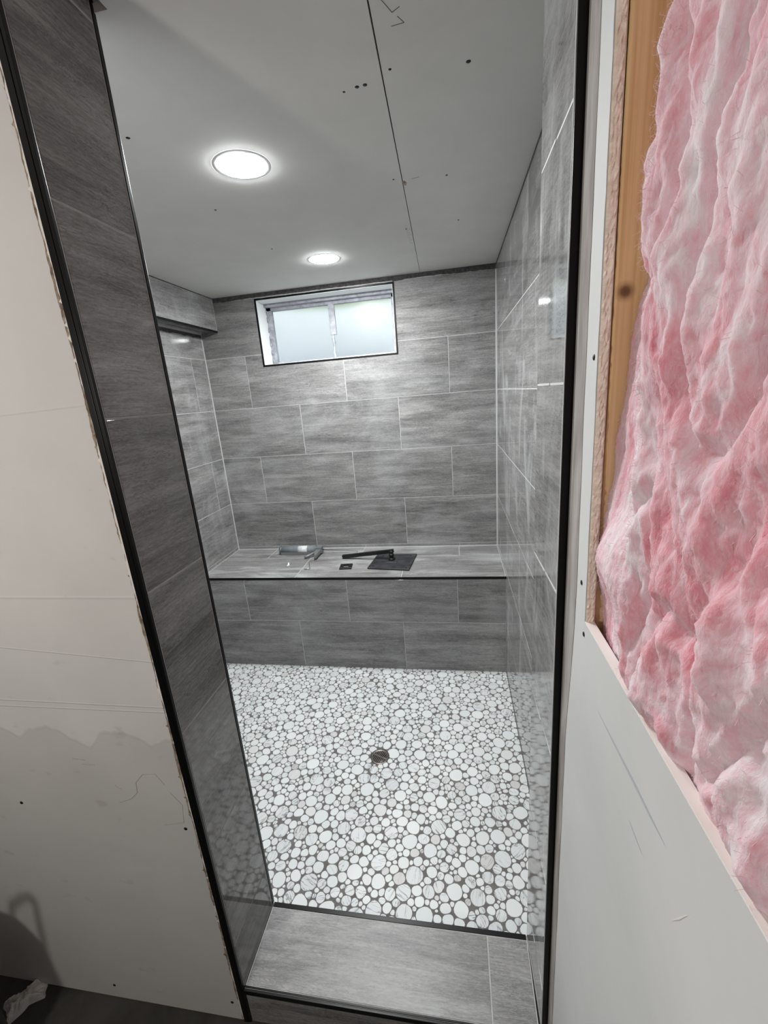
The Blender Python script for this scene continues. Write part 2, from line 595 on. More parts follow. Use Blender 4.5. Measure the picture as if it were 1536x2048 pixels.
def place_tile(parent, origin, U, V, u0, u1, v0, v1, mat='tile', hole=None, name='tile'):
    """tile covering u0..u1, v0..v1 on the plane origin + uU + vV, facing U x V; grain along U"""
    U, V = Vector(U), Vector(V)
    N = U.cross(V)
    g = GR / 2
    u0, u1, v0, v1 = u0 + g, u1 - g, v0 + g, v1 - g
    if u1 - u0 < 0.004 or v1 - v0 < 0.004:
        return
    if hole and not (u1 <= hole[0] or u0 >= hole[1] or v1 <= hole[2] or v0 >= hole[3]):
        me = notched_mesh(u0, u1, v0, v1, hole, mat)
        if me is None:
            return
    else:
        me = tile_mesh(u1 - u0, v1 - v0, mat)
    c = Vector(origin) + U * ((u0 + u1) / 2) + V * ((v0 + v1) / 2)
    o = bpy.data.objects.new(name, me)
    COL.objects.link(o)
    mt = Matrix((U, V, N)).transposed().to_4x4()
    mt.translation = c
    if parent is not None:
        o.parent = parent
    o.matrix_world = mt
    return o


def course(parent, origin, U, V, ulim, vlim, joint, mat='tile', hole=None):
    """one row of tiles between ulim, with vertical joints at joint + k * PX"""
    k0 = math.floor((ulim[0] - joint) / PX)
    u = joint + k0 * PX
    while u < ulim[1]:
        a, b = max(u, ulim[0]), min(u + PX, ulim[1])
        if b - a > 0.012:
            place_tile(parent, origin, U, V, a, b, vlim[0], vlim[1], mat, hole)
        u += PX


# ================================================================== STRUCTURE
# ---- shower back wall
b0 = PROUD
wb = boxes('wall_back', [((XL - 0.1, b0, -0.05), (WX0, 0.12, H)), ((WX1, b0, -0.05), (0.1, 0.12, H)),
                         ((WX0, b0, -0.05), (WX1, 0.12, WZ0)), ((WX0, b0, WZ1), (WX1, 0.12, H + 0.1))], 'grout')
struct(wb)
O, U, V = (0, 0, 0), (1, 0, 0), (0, 0, 1)
hole = (WX0 - 0.006, WX1 + 0.006, WZ0 - 0.006, WZ1 + 0.02)
TOPZ = 2.1415
JA, JB = -1.1804, -1.4908
rows = [(ZB + 0.002, Z0, -1.46), (Z0, Z0 + P, JA), (Z0 + P, Z0 + 2 * P, JB), (Z0 + 2 * P, Z0 + 3 * P, JA), (Z0 + 3 * P, Z0 + 4 * P, JB),
        (Z0 + 4 * P, TOPZ, JA)]
for v0, v1, j in rows:
    course(wb, O, U, V, (XL + 0.003, -0.003), (v0, v1), j, 'tile', hole)


def jagged_band(name, x0, x1, zlo, zhi, y, amp, mat, parent, step=0.012, thick=0.004, seed=1, axis='x'):
    """strip with an uneven lower edge (axis x: on a wall facing -y; axis y: on a wall facing -x)"""
    rr = random.Random(seed)
    n = max(2, int(abs(x1 - x0) / step))
    bm = bmesh.new()
    top, bot = [], []
    z = zlo
    for i in range(n + 1):
        x = x0 + (x1 - x0) * i / n
        z += rr.uniform(-amp, amp) * 0.8
        z = min(max(z, zlo - amp), zlo + amp)
        mk = (lambda a, b, c: (a, b, c)) if axis == 'x' else (lambda a, b, c: (b, a, c))
        top.append(bm.verts.new(mk(x, y, zhi)))
        bot.append(bm.verts.new(mk(x, y, z)))
    for i in range(n):
        bm.faces.new((bot[i], bot[i + 1], top[i + 1], top[i]))
    r = bmesh.ops.extrude_face_region(bm, geom=list(bm.faces))
    d = (0, thick, 0) if axis == 'x' else (thick, 0, 0)
    bmesh.ops.translate(bm, vec=d, verts=[g for g in r['geom'] if isinstance(g, bmesh.types.BMVert)])
    return from_bm(name, bm, mat, parent)


jagged_band('mortar_band', SX, -0.001, TOPZ, H - 0.001, -0.0006, 0.0030, 'mortar', wb, thick=0.006, seed=3)

# ---- shower left wall with soffit above
wl = struct(boxes('wall_left', [((XL - b0, YI, -0.05), (XL - 0.1, 0.1, H))], 'grout'))
O, U, V = (XL, 0, 0), (0, 1, 0), (0, 0, 1)   # faces +x
for (v0, v1), j in zip([(ZB + 0.002, Z0), (Z0, Z0 + P), (Z0 + P, Z0 + 2 * P), (Z0 + 2 * P, Z0 + 3 * P), (Z0 + 3 * P, Z0 + 4 * P), (Z0 + 4 * P, SZ - 0.022)],
                       (-0.30, -0.45, -0.140, -0.45, -0.155, -0.45)):
    course(wl, O, U, V, (YI, -0.003), (v0, v1), j)
for v0, v1, j in ((0, Z0 - P, -0.45), (Z0 - P, ZB, -0.14)):
    course(wl, O, U, V, (YI, YB), (v0, v1), j)
jagged_band('mortar_band', YI, -0.001, SZ - 0.022, SZ - 0.002, XL + 0.0006, 0.003, 'mortar', wl, thick=-0.005, seed=5, axis='y')
sof = boxes('tiled_soffit', [((XL, YI, SZ + 0.008 + b0), (SX - b0, -0.0005, H))], 'grout')
tag(sof, 'tiled grey soffit boxed along the ceiling above the left shower wall', 'soffit')
course(sof, (SX, 0, 0), (0, 1, 0), (0, 0, 1), (YI, -0.003), (SZ + 0.0125, H - 0.006), -0.60)
for a, b in ((-1.2, -0.003), (YI, -1.2)):
    place_tile(sof, (0, 0, SZ + 0.008), (0, 1, 0), (1, 0, 0), a, b, SX - 0.062, SX - 0.006)
    place_tile(sof, (0, 0, SZ + 0.008), (0, 1, 0), (1, 0, 0), a, b, XL + 0.002, SX - 0.062)
boxes('edge_trim', [((SX - 0.007, YI, SZ), (SX + 0.0015, -0.001, SZ + 0.0125))], 'trim', sof, 0.0008)
boxes('mortar_band', [((SX - 0.004, -1.2, H - 0.006), (SX - 0.0004, -0.001, H - 0.0005))], 'mortar', sof)

M['caulk'] = new_mat('white corner caulk', (0.62, 0.63, 0.63), 0.6)
boxes('corner_caulk', [((-0.0042, -0.0016, ZB), (0.0, 0.0010, TOPZ - 0.004))], 'caulk', wb)
boxes('corner_caulk', [((XL, -0.0016, ZB), (XL + 0.0042, 0.0010, SZ - 0.03))], 'caulk', wb)
boxes('corner_caulk', [((XL, -0.0042, ZB - 0.0004), (0.0, 0.0, ZB + 0.0016))], 'caulk', wb)
# ---- shower right wall
wr = struct(boxes('wall_right', [((XR + b0, YI, -0.05), (XR + 0.1, 0.1, H))], 'grout'))
O, U, V = (0, 0, 0), (0, -1, 0), (0, 0, 1)   # faces -x : u = -y
rj = [(0, Z0 - P, 0.62), (Z0 - P, Z0, 0.31), (Z0, Z0 + P, 0.72), (Z0 + P, Z0 + 2 * P, 0.41), (Z0 + 2 * P, Z0 + 3 * P, 1.06), (Z0 + 3 * P, Z0 + 4 * P, 0.765), (Z0 + 4 * P, H - 0.010, 0.41)]
for v0, v1, j in rj:
    course(wr, O, U, V, (0.004, -YI), (v0, v1), j, 'tile_hazy')
jagged_band('mortar_band', YI, -0.001, H - 0.010, H - 0.0005, XR - 0.0004, 0.0012, 'mortar', wr, thick=0.005, seed=8, axis='y')

# ---- partition wall left of the doorway (front) with the tiled jamb
wf = struct(boxes('wall_front', [((RX0, YO + 0.004, -0.05), (XJ - b0, YI, H2))], 'grout'))
boxes('drywall_sheet', [((RX0, YO, ZF + 0.006), (-0.8225, YO + 0.0125, H2))], 'drywall_front', wf)
boxes('bottom_plate', [((RX0, YO + 0.002, ZF - 0.03), (-0.8225, YO + 0.006, ZF + 0.006))], 'framing', wf)
O, U, V = (XJ, 0, 0), (0, 1, 0), (0, 0, 1)
jz = [ZC + 0.002, 0.302, 0.610, 0.918, 1.226, 1.534, 1.842, 2.150, H2]
for v0, v1 in zip(jz, jz[1:]):
    place_tile(wf, O, U, V, YO + 0.0060, YI - 0.0060, v0, v1, 'tile_jamb')


def drywall_edge(name, seed, mat, x_in, lo, hi, thick, parent, y):
    """ragged torn strip beside the trim"""
    rr = random.Random(seed)
    bm = bmesh.new()
    n = 640
    a, b = [], []
    w = (lo + hi) / 2
    for i in range(n + 1):
        z = ZF + 0.01 + (H2 - ZF - 0.012) * i / n
        w = min(max(w + rr.uniform(-1, 1) * (hi - lo) * 0.22, lo), hi)
        ww = w + (rr.uniform(0.001, 0.006) if rr.random() < 0.03 else 0)
        a.append(bm.verts.new((x_in, y, z)))
        b.append(bm.verts.new((x_in - ww, y, z)))
    for i in range(n):
        bm.faces.new((a[i], a[i + 1], b[i + 1], b[i]))
    r = bmesh.ops.extrude_face_region(bm, geom=list(bm.faces))
    bmesh.ops.translate(bm, vec=(0, thick, 0), verts=[g for g in r['geom'] if isinstance(g, bmesh.types.BMVert)])
    return from_bm(name, bm, mat, parent)


drywall_edge('torn_edge', 21, 'paper_brown', -0.8165, 0.0045, 0.0085, 0.004, wf, YO - 0.0006)
drywall_edge('plaster_edge', 22, 'gypsum_white', -0.8165, 0.0005, 0.0055, 0.004, wf, YO - 0.0010)
for sx, sz in ((-1.252, 0.702), (-0.843, 0.674), (-0.84, 0.105), (-1.18, 0.09)):
    lathe('screw', [(0.0, -0.0008), (0.0032, -0.0008), (0.004, 0.0), (0.004, 0.001)], 'screw', wf, 10).matrix_world = \
        Matrix.Translation((sx, YO - 0.0004, sz)) @ Matrix.Rotation(-math.pi / 2, 4, 'X')


M['hair'] = new_mat('fine dark scribble', (0.30, 0.285, 0.27), 0.9)
bm = bmesh.new()
for pts in ([(-0.988, 0.7306), (-0.957, 0.7436), (-0.9365, 0.7635), (-0.933, 0.7907), (-0.9117, 0.8139), (-0.8815, 0.8179), (-0.8648, 0.7907)],
            [(-0.8577, 0.7715), (-0.8358, 0.7402), (-0.8432, 0.6913), (-0.8915, 0.6785)], [(-0.987, 0.779), (-0.981, 0.772), (-0.9736, 0.7693)],
            [(-1.0725, 0.8421), (-1.0421, 0.8406)], [(-1.052, 0.829), (-1.0211, 0.8292)]):
    tube_bm(bm, [(x, YO - 0.0001, z) for x, z in pts], 0.0005, 4)
from_bm('scribble', bm, 'hair', wf)


def corner_trim(name, pairs, parent=None):
    o = boxes(name, pairs, 'trim', parent, 0.0007)
    return o


# outer edge of left jamb: flat face strip plus a thin rib
struct(corner_trim('trim_1', [((XJ - 0.0170, YO - 0.0020, ZF + 0.002), (XJ - 0.0060, YO + 0.0055, H2)),
                              ((XJ - 0.0060, YO - 0.0010, ZF + 0.002), (XJ + 0.0004, YO + 0.0055, H2))]))
# inner edge of left jamb
struct(corner_trim('trim_2', [((XJ - 0.010, YI - 0.0055, ZC + 0.001), (XJ + 0.0008, YI + 0.0030, H2))]))

# ---- right side stub and room wall
wo = struct(boxes('wall_right_outer', [((XRJ + 0.0027, YO + 0.004, -0.05), (XR, YI - 0.0012, H2)),
                                       ((XR, YI, -0.05), (XR + 0.1, YO - 0.02, H2))], 'grout'))
O, U, V = (XRJ - 0.0012 + 0.016 * YI, 0, 0), Vector((0.016, -1, 0)).normalized(), (0, 0, 1)
rz = [ZC + 0.002, 0.302, 0.610, 0.918, 1.226, 1.534, 1.846, 2.154, H2]
for v0, v1 in zip(rz, rz[1:]):
    place_tile(wo, O, U, V, -YI + 0.001, -YO - 0.0045, v0, v1, 'tile_hazy')
boxes('edge_trim', [((XRJ, YI - 0.0009, ZC), (XRJ + 0.009, YI - 0.0003, H2))], 'mortar', wo)
for z in rz[1:-1]:
    boxes('grout_joint', [((XRJ - 0.0002, YI - 0.095, z - 0.0018), (XRJ + 0.005, YI - 0.002, z + 0.0018)), ((XRJ + 0.0009, YO + 0.0050, z - 0.0018), (XRJ + 0.005, YI - 0.095, z + 0.0018))], 'caulk', wo)
boxes('caulk_line', [((XRJ - 0.0003, YO + 0.0012, ZC), (XRJ + 0.004, YO + 0.0050, H2))], 'grout', wo)
struct(corner_trim('trim_3', [((XRJ, YO - 0.0020, ZF + 0.002), (XD, YO + 0.0010, H2)),
                              ((XD - 0.0012, YO - 0.0050, ZF + 0.002), (XD + 0.0005, YO + 0.0010, H2))]))

# ---- right wall of the outer room: smeared strip, cut drywall, stud
dw = struct(boxes('wall_right_room', [((XDI + 0.092, RY0, ZF - 0.05), (XDI + 0.12, YO - 0.02, H2))], 'framing'))


def prism(name, outline, axis_from, axis_to, mat, parent=None):
    """outline in (y, z) extruded along x"""
    bm = bmesh.new()
    a = [bm.verts.new((axis_from, y, z)) for y, z in outline]
    b = [bm.verts.new((axis_to, y, z)) for y, z in outline]
    bm.faces.new(a)
    bm.faces.new(list(reversed(b)))
    n = len(outline)
    for i in range(n):
        bm.faces.new((a[i], a[(i + 1) % n], b[(i + 1) % n], b[i]))
    bmesh.ops.triangulate(bm, faces=[f for f in bm.faces if len(f.verts) > 4])
    return from_bm(name, bm, mat, parent)


CUT_T, CUT_B, LEDGE = -2.0560, -2.0715, 1.2400
rr = random.Random(4)
# drywall sheet: an L shape, narrow upright strip plus the low panel
cut = [(CUT_T + (CUT_B - CUT_T) * (H - z) / (H - LEDGE) + rr.uniform(-0.0008, 0.0008), z) for z in np.linspace(LEDGE, H2, 60)]
bm = bmesh.new()
edge_f = [(YO - 0.003, z) for _, z in cut]
lim = len(cut)
cols = [[bm.verts.new((x, y, z)) for y, z in e] for e in (edge_f, cut) for x in (XD, XDI)]   # front/back of both edges
for i in range(lim - 1):
    for a, b in ((0, 2), (3, 1), (2, 3), (1, 0)):
        bm.faces.new((cols[a][i], cols[b][i], cols[b][i + 1], cols[a][i + 1]))
bm.faces.new((cols[0][-1], cols[2][-1], cols[3][-1], cols[1][-1]))
f0 = bm.verts.new((XD, YO - 0.003, ZF + 0.006))
f1 = bm.verts.new((XDI, YO - 0.003, ZF + 0.006))
e0, e1 = bm.verts.new((XD, RY0, ZF + 0.006)), bm.verts.new((XDI, RY0, ZF + 0.006))
g0_, g1_ = bm.verts.new((XD, RY0, LEDGE)), bm.verts.new((XDI, RY0, LEDGE))
k0_, k1_ = bm.verts.new((XD, cut[0][0], ZF + 0.006)), bm.verts.new((XDI, cut[0][0], ZF + 0.006))
for q0, q1, q2, q3 in ((f0, k0_, cols[2][0], cols[0][0]), (f1, k1_, cols[3][0], cols[1][0]), (k0_, e0, g0_, cols[2][0]), (k1_, e1, g1_, cols[3][0]),
                       (cols[2][0], cols[3][0], g1_, g0_), (f0, f1, cols[1][0], cols[0][0]), (e0, e1, g1_, g0_), (f0, k0_, k1_, f1), (k0_, e0, e1, k1_)):
    bm.faces.new((q0, q1, q2, q3))
from_bm('drywall_sheet', bm, 'white_dry', dw)
# rough gypsum core along the cut, and the bright sawn top of the low panel
bm = bmesh.new()
n, k = 260, 6
gridv = []
for i in range(n + 1):
    z = LEDGE + 0.0005 + (H2 - LEDGE - 0.001) * i / n
    yb = CUT_T + (CUT_B - CUT_T) * (H - z) / (H - LEDGE)
    row = []
    for j in range(k + 1):
        x = XD + 0.0009 + (XDI - XD - 0.0012) * j / k
        e = 0.0 if j in (0, k) else 1.0
        d = mnoise.noise(Vector((x * 260, 0.3, z * 150 - x * 160))) * 0.0034 * e + mnoise.noise(Vector((x * 500, 2.3, z * 420))) * 0.0018 * e
        row.append(bm.verts.new((x, yb - 0.0012 - abs(d) - (0.0006 if e else 0), z)))
    gridv.append(row)
for i in range(n):
    for j in range(k):
        bm.faces.new((gridv[i][j], gridv[i][j + 1], gridv[i + 1][j + 1], gridv[i + 1][j]))
from_bm('gypsum_core', bm, 'gypsum_core', dw)
boxes('sawn_edge', [((XD + 0.0006, RY0, LEDGE), (XDI - 0.0006, CUT_B + 0.004, LEDGE + 0.0008))], 'gypsum_white', dw)
# grey smear over the drywall next to the trim
bm = bmesh.new()
n = 120
wv = random.Random(9)
ea, eb = [], []
for i in range(n + 1):
    z = ZF + 0.02 + (H2 - ZF - 0.021) * i / n
    w = 0.052 - 0.010 * max(0, (z - 1.3)) / 0.6 - (0.020 if z < 1.0 else 0.020 * max(0, 1 - (z - 1.0) / 0.2)) + 0.003 * mnoise.noise(Vector((z * 9, 0, 1)))
    ea.append(bm.verts.new((XD - 0.0006, YO - 0.0052, z)))
    eb.append(bm.verts.new((XD - 0.0006, YO - 0.0052 - w, z)))
for i in range(n):
    bm.faces.new((ea[i], ea[i + 1], eb[i + 1], eb[i]))
r = bmesh.ops.extrude_face_region(bm, geom=list(bm.faces))
bmesh.ops.translate(bm, vec=(0.0007, 0, 0), verts=[g for g in r['geom'] if isinstance(g, bmesh.types.BMVert)])
from_bm('plaster_smear', bm, 'cement', dw)
for y, z in ((-2.0545, 1.56), (-2.052, 1.285), (-2.072, 1.222)):
    lathe('screw', [(0.0, -0.0006), (0.0028, -0.0006), (0.0034, 0.0), (0.0034, 0.001)], 'screw', dw, 10).matrix_world = \
        Matrix.Translation((XD - 0.0003, y, z)) @ Matrix.Rotation(math.pi / 2, 4, 'Y')

stud = boxes('wall_stud', [((XDI + 0.0012, -2.0665, ZF), (XDI + 0.0895, -2.0285, H2))], 'wood', None, 0.003)
tag(stud, 'upright pine stud bare between cut drywall and pink insulation', 'stud')
# faint marks on the low panel: blue chalk smear, scratches
M['chalk'] = new_mat('faint blue chalk', (0.47, 0.51, 0.55), 0.9)


def panel_streak(name, pts, w, mat):
    bm = bmesh.new()
    L, R_ = [], []
    for i, (y, z) in enumerate(pts):
        ww = w * math.sin(math.pi * (i + 0.15) / (len(pts) - 0.7)) if len(pts) > 2 else w
        L.append(bm.verts.new((XD - 0.00025, y, z - ww)))
        R_.append(bm.verts.new((XD - 0.00025, y, z + ww)))
    for i in range(len(pts) - 1):
        bm.faces.new((L[i], L[i + 1], R_[i + 1], R_[i]))
    return from_bm(name, bm, mat, dw)


panel_streak('chalk_smear', [(-2.137, 1.1608), (-2.20, 1.1650), (-2.2435, 1.1684), (-2.275, 1.170), (-2.302, 1.1725)], 0.0022, 'chalk')
panel_streak('scratch', [(-2.2387, 1.1198), (-2.255, 1.1185), (-2.2701, 1.1178)], 0.0007, 'chalk')
panel_streak('scratch', [(-2.324, 1.1247), (-2.332, 1.140), (-2.3396, 1.1561)], 0.0016, 'gypsum_white')

# ---- other outer room shell
fl = struct(boxes('floor', [((RX0, RY0, ZF - 0.1), (0.1, YO + 0.1, ZF))], 'concrete'))
struct(boxes('wall_rear', [((RX0, RY0 - 0.1, ZF - 0.1), (0.1, RY0, H2))], 'room_wall'))
struct(boxes('wall_left_room', [((RX0 - 0.1, RY0 - 0.1, ZF - 0.1), (RX0, YI, H2))], 'room_wall'))

# ---- ceiling: dark cavity above two grey sheets with an open joint
ce = struct(boxes('ceiling', [((XL - 0.1, YI + 0.004, H + 0.0128), (0.12, 0.12, H2 + 0.05))], 'framing'))
struct(boxes('ceiling_room', [((RX0 - 0.1, RY0 - 0.1, H2), (0.12, YI + 0.004, H2 + 0.05))], 'ceiling'))
boxes('header_face', [((XJ + 0.025, YI - 0.060, H + 0.0128), (XRJ, YI + 0.004, H2)), ((XJ - 0.02, YI - 0.060, H + 0.040), (XJ + 0.025, YI + 0.004, H2)), ((XJ - 0.02, YI + 0.0032, H + 0.0126), (XJ + 0.025, YI + 0.0036, H + 0.05))], 'ceiling', ce)
sx0, sx1 = -0.3663, -0.4029   # joint at y = -1.694 and y = 0


def seam_x(y):
    return sx0 + (sx1 - sx0) * (y + 1.694) / 1.694


def sheet_xy(name, pts, mat):
    bm = bmesh.new()
    a = [bm.verts.new((x, y, H)) for x, y in pts]
    b = [bm.verts.new((x, y, H + 0.0125)) for x, y in pts]
    bm.faces.new(a)
    bm.faces.new(list(reversed(b)))
    for i in range(len(pts)):
        bm.faces.new((a[i], a[(i + 1) % len(pts)], b[(i + 1) % len(pts)], b[i]))
    return from_bm(name, bm, mat, ce)


y0_, y1_ = YI, 0.001
g0, g1 = 0.0017, 0.0008
sheet_xy('drywall_sheet', [(XL, y0_), (XJ + 0.025, y0_), (XJ + 0.025, y0_ - 0.06), (seam_x(y0_ - 0.06) - g0, y0_ - 0.06), (seam_x(y1_) - g1, y1_), (XL, y1_)], 'ceiling')
sheet_xy('drywall_sheet', [(seam_x(y0_ - 0.06) + g0, y0_ - 0.06), (XRJ, y0_ - 0.06), (XRJ, y0_), (0.0, y0_), (0.0, y1_), (seam_x(y1_) + g1, y1_)], 'ceiling')
for x, y, r_ in ((-0.9844, -1.4866, 0.0055), (-0.4267, -1.4995, 0.0050), (-0.4092, -1.5006, 0.0052), (-0.4567, -1.4926, 0.0032), (-0.1959, -1.5067, 0.0055),
                 (-0.4052, -1.077, 0.0036), (-0.2045, -0.674, 0.0045), (-1.0002, -1.0698, 0.0045), (-0.9812, -0.6527, 0.0045), (-0.245, -1.05, 0.004), (-0.41, -0.66, 0.004),
                 (-0.352, -1.53, 0.0035)):
    lathe('screw', [(0.0, -0.0006), (r_ * 0.8, -0.0006), (r_, 0.0002)], 'screw', ce, 10, (x, y, H))
# pencil strokes and a torn paper nick
bm = bmesh.new()
for a, b in (((-0.345, -1.690), (-0.330, -1.660)), ((-0.330, -1.660), (-0.316, -1.668)), ((-0.322, -1.650), (-0.312, -1.634)), ((-0.335, -1.632), (-0.312, -1.634)),
             ((-0.350, -1.062), (-0.328, -1.068))):
    tube_bm(bm, [(a[0], a[1], H - 0.0001), (b[0], b[1], H - 0.0001)], 0.0007, 4)
from_bm('pencil_mark', bm, 'pencil', ce)
bm = bmesh.new()
pts = [(-0.383, -1.055), (-0.374, -1.06), (-0.368, -1.045), (-0.372, -1.026), (-0.379, -1.033)]
bm.faces.new([bm.verts.new((x, y, H - 0.0005)) for x, y in pts])
from_bm('torn_nick', bm, 'paper_brown', ce)
# faint printed lettering strip on the sheet (illegible dashes in the photograph)
bm = bmesh.new()
for i in range(11):
    y = -0.70 + i * 0.021
    bm_box(bm, (-0.412, y, H - 0.0002), (-0.412 + 0.006 + 0.006 * ((i * 7) % 3), y + 0.007, H))
M['faint_print'] = new_mat('faint print', (0.52, 0.515, 0.50), 0.9)
from_bm('faint_print', bm, 'faint_print', ce)

# ---- window
wn = struct(boxes('window_1', [((WX0 - 0.02, 0.13, WZ0 - 0.02), (WX0 + 0.034, 0.165, WZ1 + 0.02)),
                               ((WX1 - 0.030, 0.13, WZ0 - 0.02), (WX1 + 0.02, 0.165, WZ1 + 0.02)),
                               ((WX0, 0.13, 2.087), (WX1, 0.165, WZ1 + 0.02)),
                               ((WX0, 0.13, WZ0 - 0.02), (WX1, 0.165, WZ0 + 0.020))], 'steel_grey', None, 0.002))
boxes('reveal', [((WX0 - 0.015, 0.001, WZ0), (WX0 + 0.0035, 0.13, WZ1)), ((WX1 - 0.0035, 0.001, WZ0), (WX1 + 0.015, 0.13, WZ1)),
                 ((WX0, 0.001, WZ1 - 0.0035), (WX1, 0.13, WZ1 + 0.015)), ((WX0, 0.001, WZ0 - 0.015), (WX1, 0.13, WZ0 + 0.0035))], 'white_paint', wn)
boxes('frame_head', [((WX0 + 0.0035, 0.100, 2.106), (WX1 - 0.0035, 0.131, WZ1 - 0.0035))], 'steel_grey', wn)
boxes('mullion', [((-0.972, 0.122, 1.915), (-0.935, 0.140, 2.09))], 'steel_grey', wn, 0.003)
mul = [(-0.958 + 0.002 * math.sin(i * 2.1), 0.131, 1.772 + 0.0245 * i) for i in range(7)]
tube('mullion', mul, [0.0085 + 0.0015 * math.sin(i * 1.7) for i in range(7)], 'steel_grey', wn, 8)
for a, b in ((WX0 + 0.034, -0.962), (-0.950, WX1 - 0.030)):
    boxes('pane', [((a - 0.004, 0.145, WZ0 + 0.010), (b + 0.004, 0.149, 2.092))], 'frosted', wn)
# chipped putty lumps on the left of the frame
rr = random.Random(3)
for i in range(7):
    z = 1.79 + i * 0.045 + rr.uniform(-.01, .01)
    w = rr.uniform(0.004, 0.012)
    pts = [(WX0 + 0.004, 0.126, z), (WX0 + 0.006 + w, 0.124, z + 0.012), (WX0 + 0.004, 0.126, z + 0.03)]
    tube('putty', pts, [0.002, 0.006, 0.002], 'steel_grey', wn, 6)
tw = 0.0090
tr4 = corner_trim('trim_4', [((WX0 - tw, -0.0014, WZ0 - tw), (WX0 + 0.0015, 0.010, WZ1 + tw)), ((WX1 - 0.0015, -0.0014, WZ0 - tw), (WX1 + tw, 0.010, WZ1 + tw)),
                             ((WX0, -0.0014, WZ1 - 0.0015), (WX1, 0.010, WZ1 + tw)), ((WX0, -0.0014, WZ0 - tw), (WX1, 0.010, WZ0 + 0.0015))])
struct(tr4)
jagged_band('mortar_smear', WX0, WX1, WZ1 + 0.0090, WZ1 + 0.0140, -0.0020, 0.0012, 'grout', wb, 0.008, 0.003, seed=12)

# ---- outdoors behind the frosted panes
bm = bmesh.new()
n = 40
ra, rb = [], []
for i in range(n + 1):
    t = math.pi * i / n
    rad = 0.62 + 0.012 * math.cos(i * 1.6)
    ra.append(bm.verts.new((-0.965 + 1.15 * rad * math.cos(t), 0.21 + rad * math.sin(t), 1.45)))
    rb.append(bm.verts.new((-0.965 + 1.15 * rad * math.cos(t), 0.21 + rad * math.sin(t), 2.20)))
for i in range(n):
    bm.faces.new((ra[i], ra[i + 1], rb[i + 1], rb[i]))
r = bmesh.ops.extrude_face_region(bm, geom=list(bm.faces))
bmesh.ops.translate(bm, vec=(0, 0.004, 0), verts=[g for g in r['geom'] if isinstance(g, bmesh.types.BMVert)])
well = from_bm('window_well', bm, 'galv', None, True)
struct(well)
boxes('well_floor', [((-1.75, 0.17, 1.38), (-0.18, 0.88, 1.45))], 'galv', well)
bm = bmesh.new()
bmesh.ops.create_icosphere(bm, subdivisions=4, radius=1.0)
for v_ in bm.verts:
    d = mnoise.noise(v_.co * 4.0) * 0.16 + mnoise.noise(v_.co * 11.0) * 0.08
    v_.co = Vector((v_.co.x * 2.4, v_.co.y * 0.6, v_.co.z * 0.75)) * (1 + d)
    v_.co += Vector((-0.9, 2.3, 2.85))
tag(from_bm('hedge', bm, 'grass', None, True), 'green hedge outdoors showing as a tint in the frosted window', 'hedge')
boxes_l = boxes('lawn', [((-6, 0.95, 1.95), (4, 6, 2.16))], 'grass')
struct(boxes_l)

# ================================================================== BENCH
bench = boxes('shower_bench', [((XL + 0.001, YB + b0, -0.03), (XR - 0.001, -0.0015, ZB - b0))], 'grout')
tag(bench, 'built-in grey tiled bench across the back of the shower', 'bench')
O, U, V = (0, YB, 0), (1, 0, 0), (0, 0, 1)
course(bench, O, U, V, (XL + 0.002, -0.002), (0.001, 0.3035), -1.1740)
course(bench, O, U, V, (XL + 0.002, -0.002), (0.3035, ZB - 0.0120), -1.4810)
O, U, V = (0, 0, ZB), (1, 0, 0), (0, 1, 0)
course(bench, O, U, V, (XL + 0.003, -0.003), (YB + 0.0065, -0.168), -1.170, 'tile_top')
course(bench, O, U, V, (XL + 0.003, -0.003), (-0.168, -0.0045), -1.465, 'tile_top')
boxes('edge_trim', [((XL + 0.002, YB - 0.0012, ZB - 0.0120), (XR - 0.002, YB + 0.0065, ZB + 0.0008))], 'trim', bench, 0.0008)

# ================================================================== CURB
curb = boxes('shower_curb', [((XJ + 0.0012, YO + 0.004, -0.03), (XRJ - 0.0010, YI - 0.002, ZC - b0))], 'grout')
tag(curb, 'raised curb topped with grey tile at the shower doorway', 'curb')
O, U, V = (0, 0, ZC), (1, 0, 0), (0, 1, 0)
place_tile(curb, O, U, V, XJ + 0.002, -0.204, YO + 0.0082, YI - 0.0105, 'tile_curb')
place_tile(curb, O, U, V, -0.204, XRJ - 0.002, YO + 0.0082, YI - 0.0105, 'tile_curb')
O, U, V = (0, YO + 0.002, 0), (1, 0, 0), (0, 0, 1)
place_tile(curb, O, U, V, XJ + 0.002, -0.30, ZF + 0.001, ZC - 0.0165, 'tile_jamb')
place_tile(curb, O, U, V, -0.30, XRJ - 0.002, ZF + 0.001, ZC - 0.0165, 'tile_jamb')
boxes('edge_trim', [((XJ + 0.002, YI - 0.0105, ZC - 0.012), (XRJ - 0.003, YI + 0.0012, ZC + 0.0006))], 'trim', curb, 0.0008)
boxes('edge_trim', [((XJ + 0.001, YO - 0.0010, ZC - 0.0165), (XRJ - 0.002, YO + 0.0040, ZC - 0.0020)),
                    ((XJ + 0.001, YO + 0.0045, ZC - 0.006), (XRJ - 0.002, YO + 0.0085, ZC + 0.0006))], 'trim', curb, 0.0006)

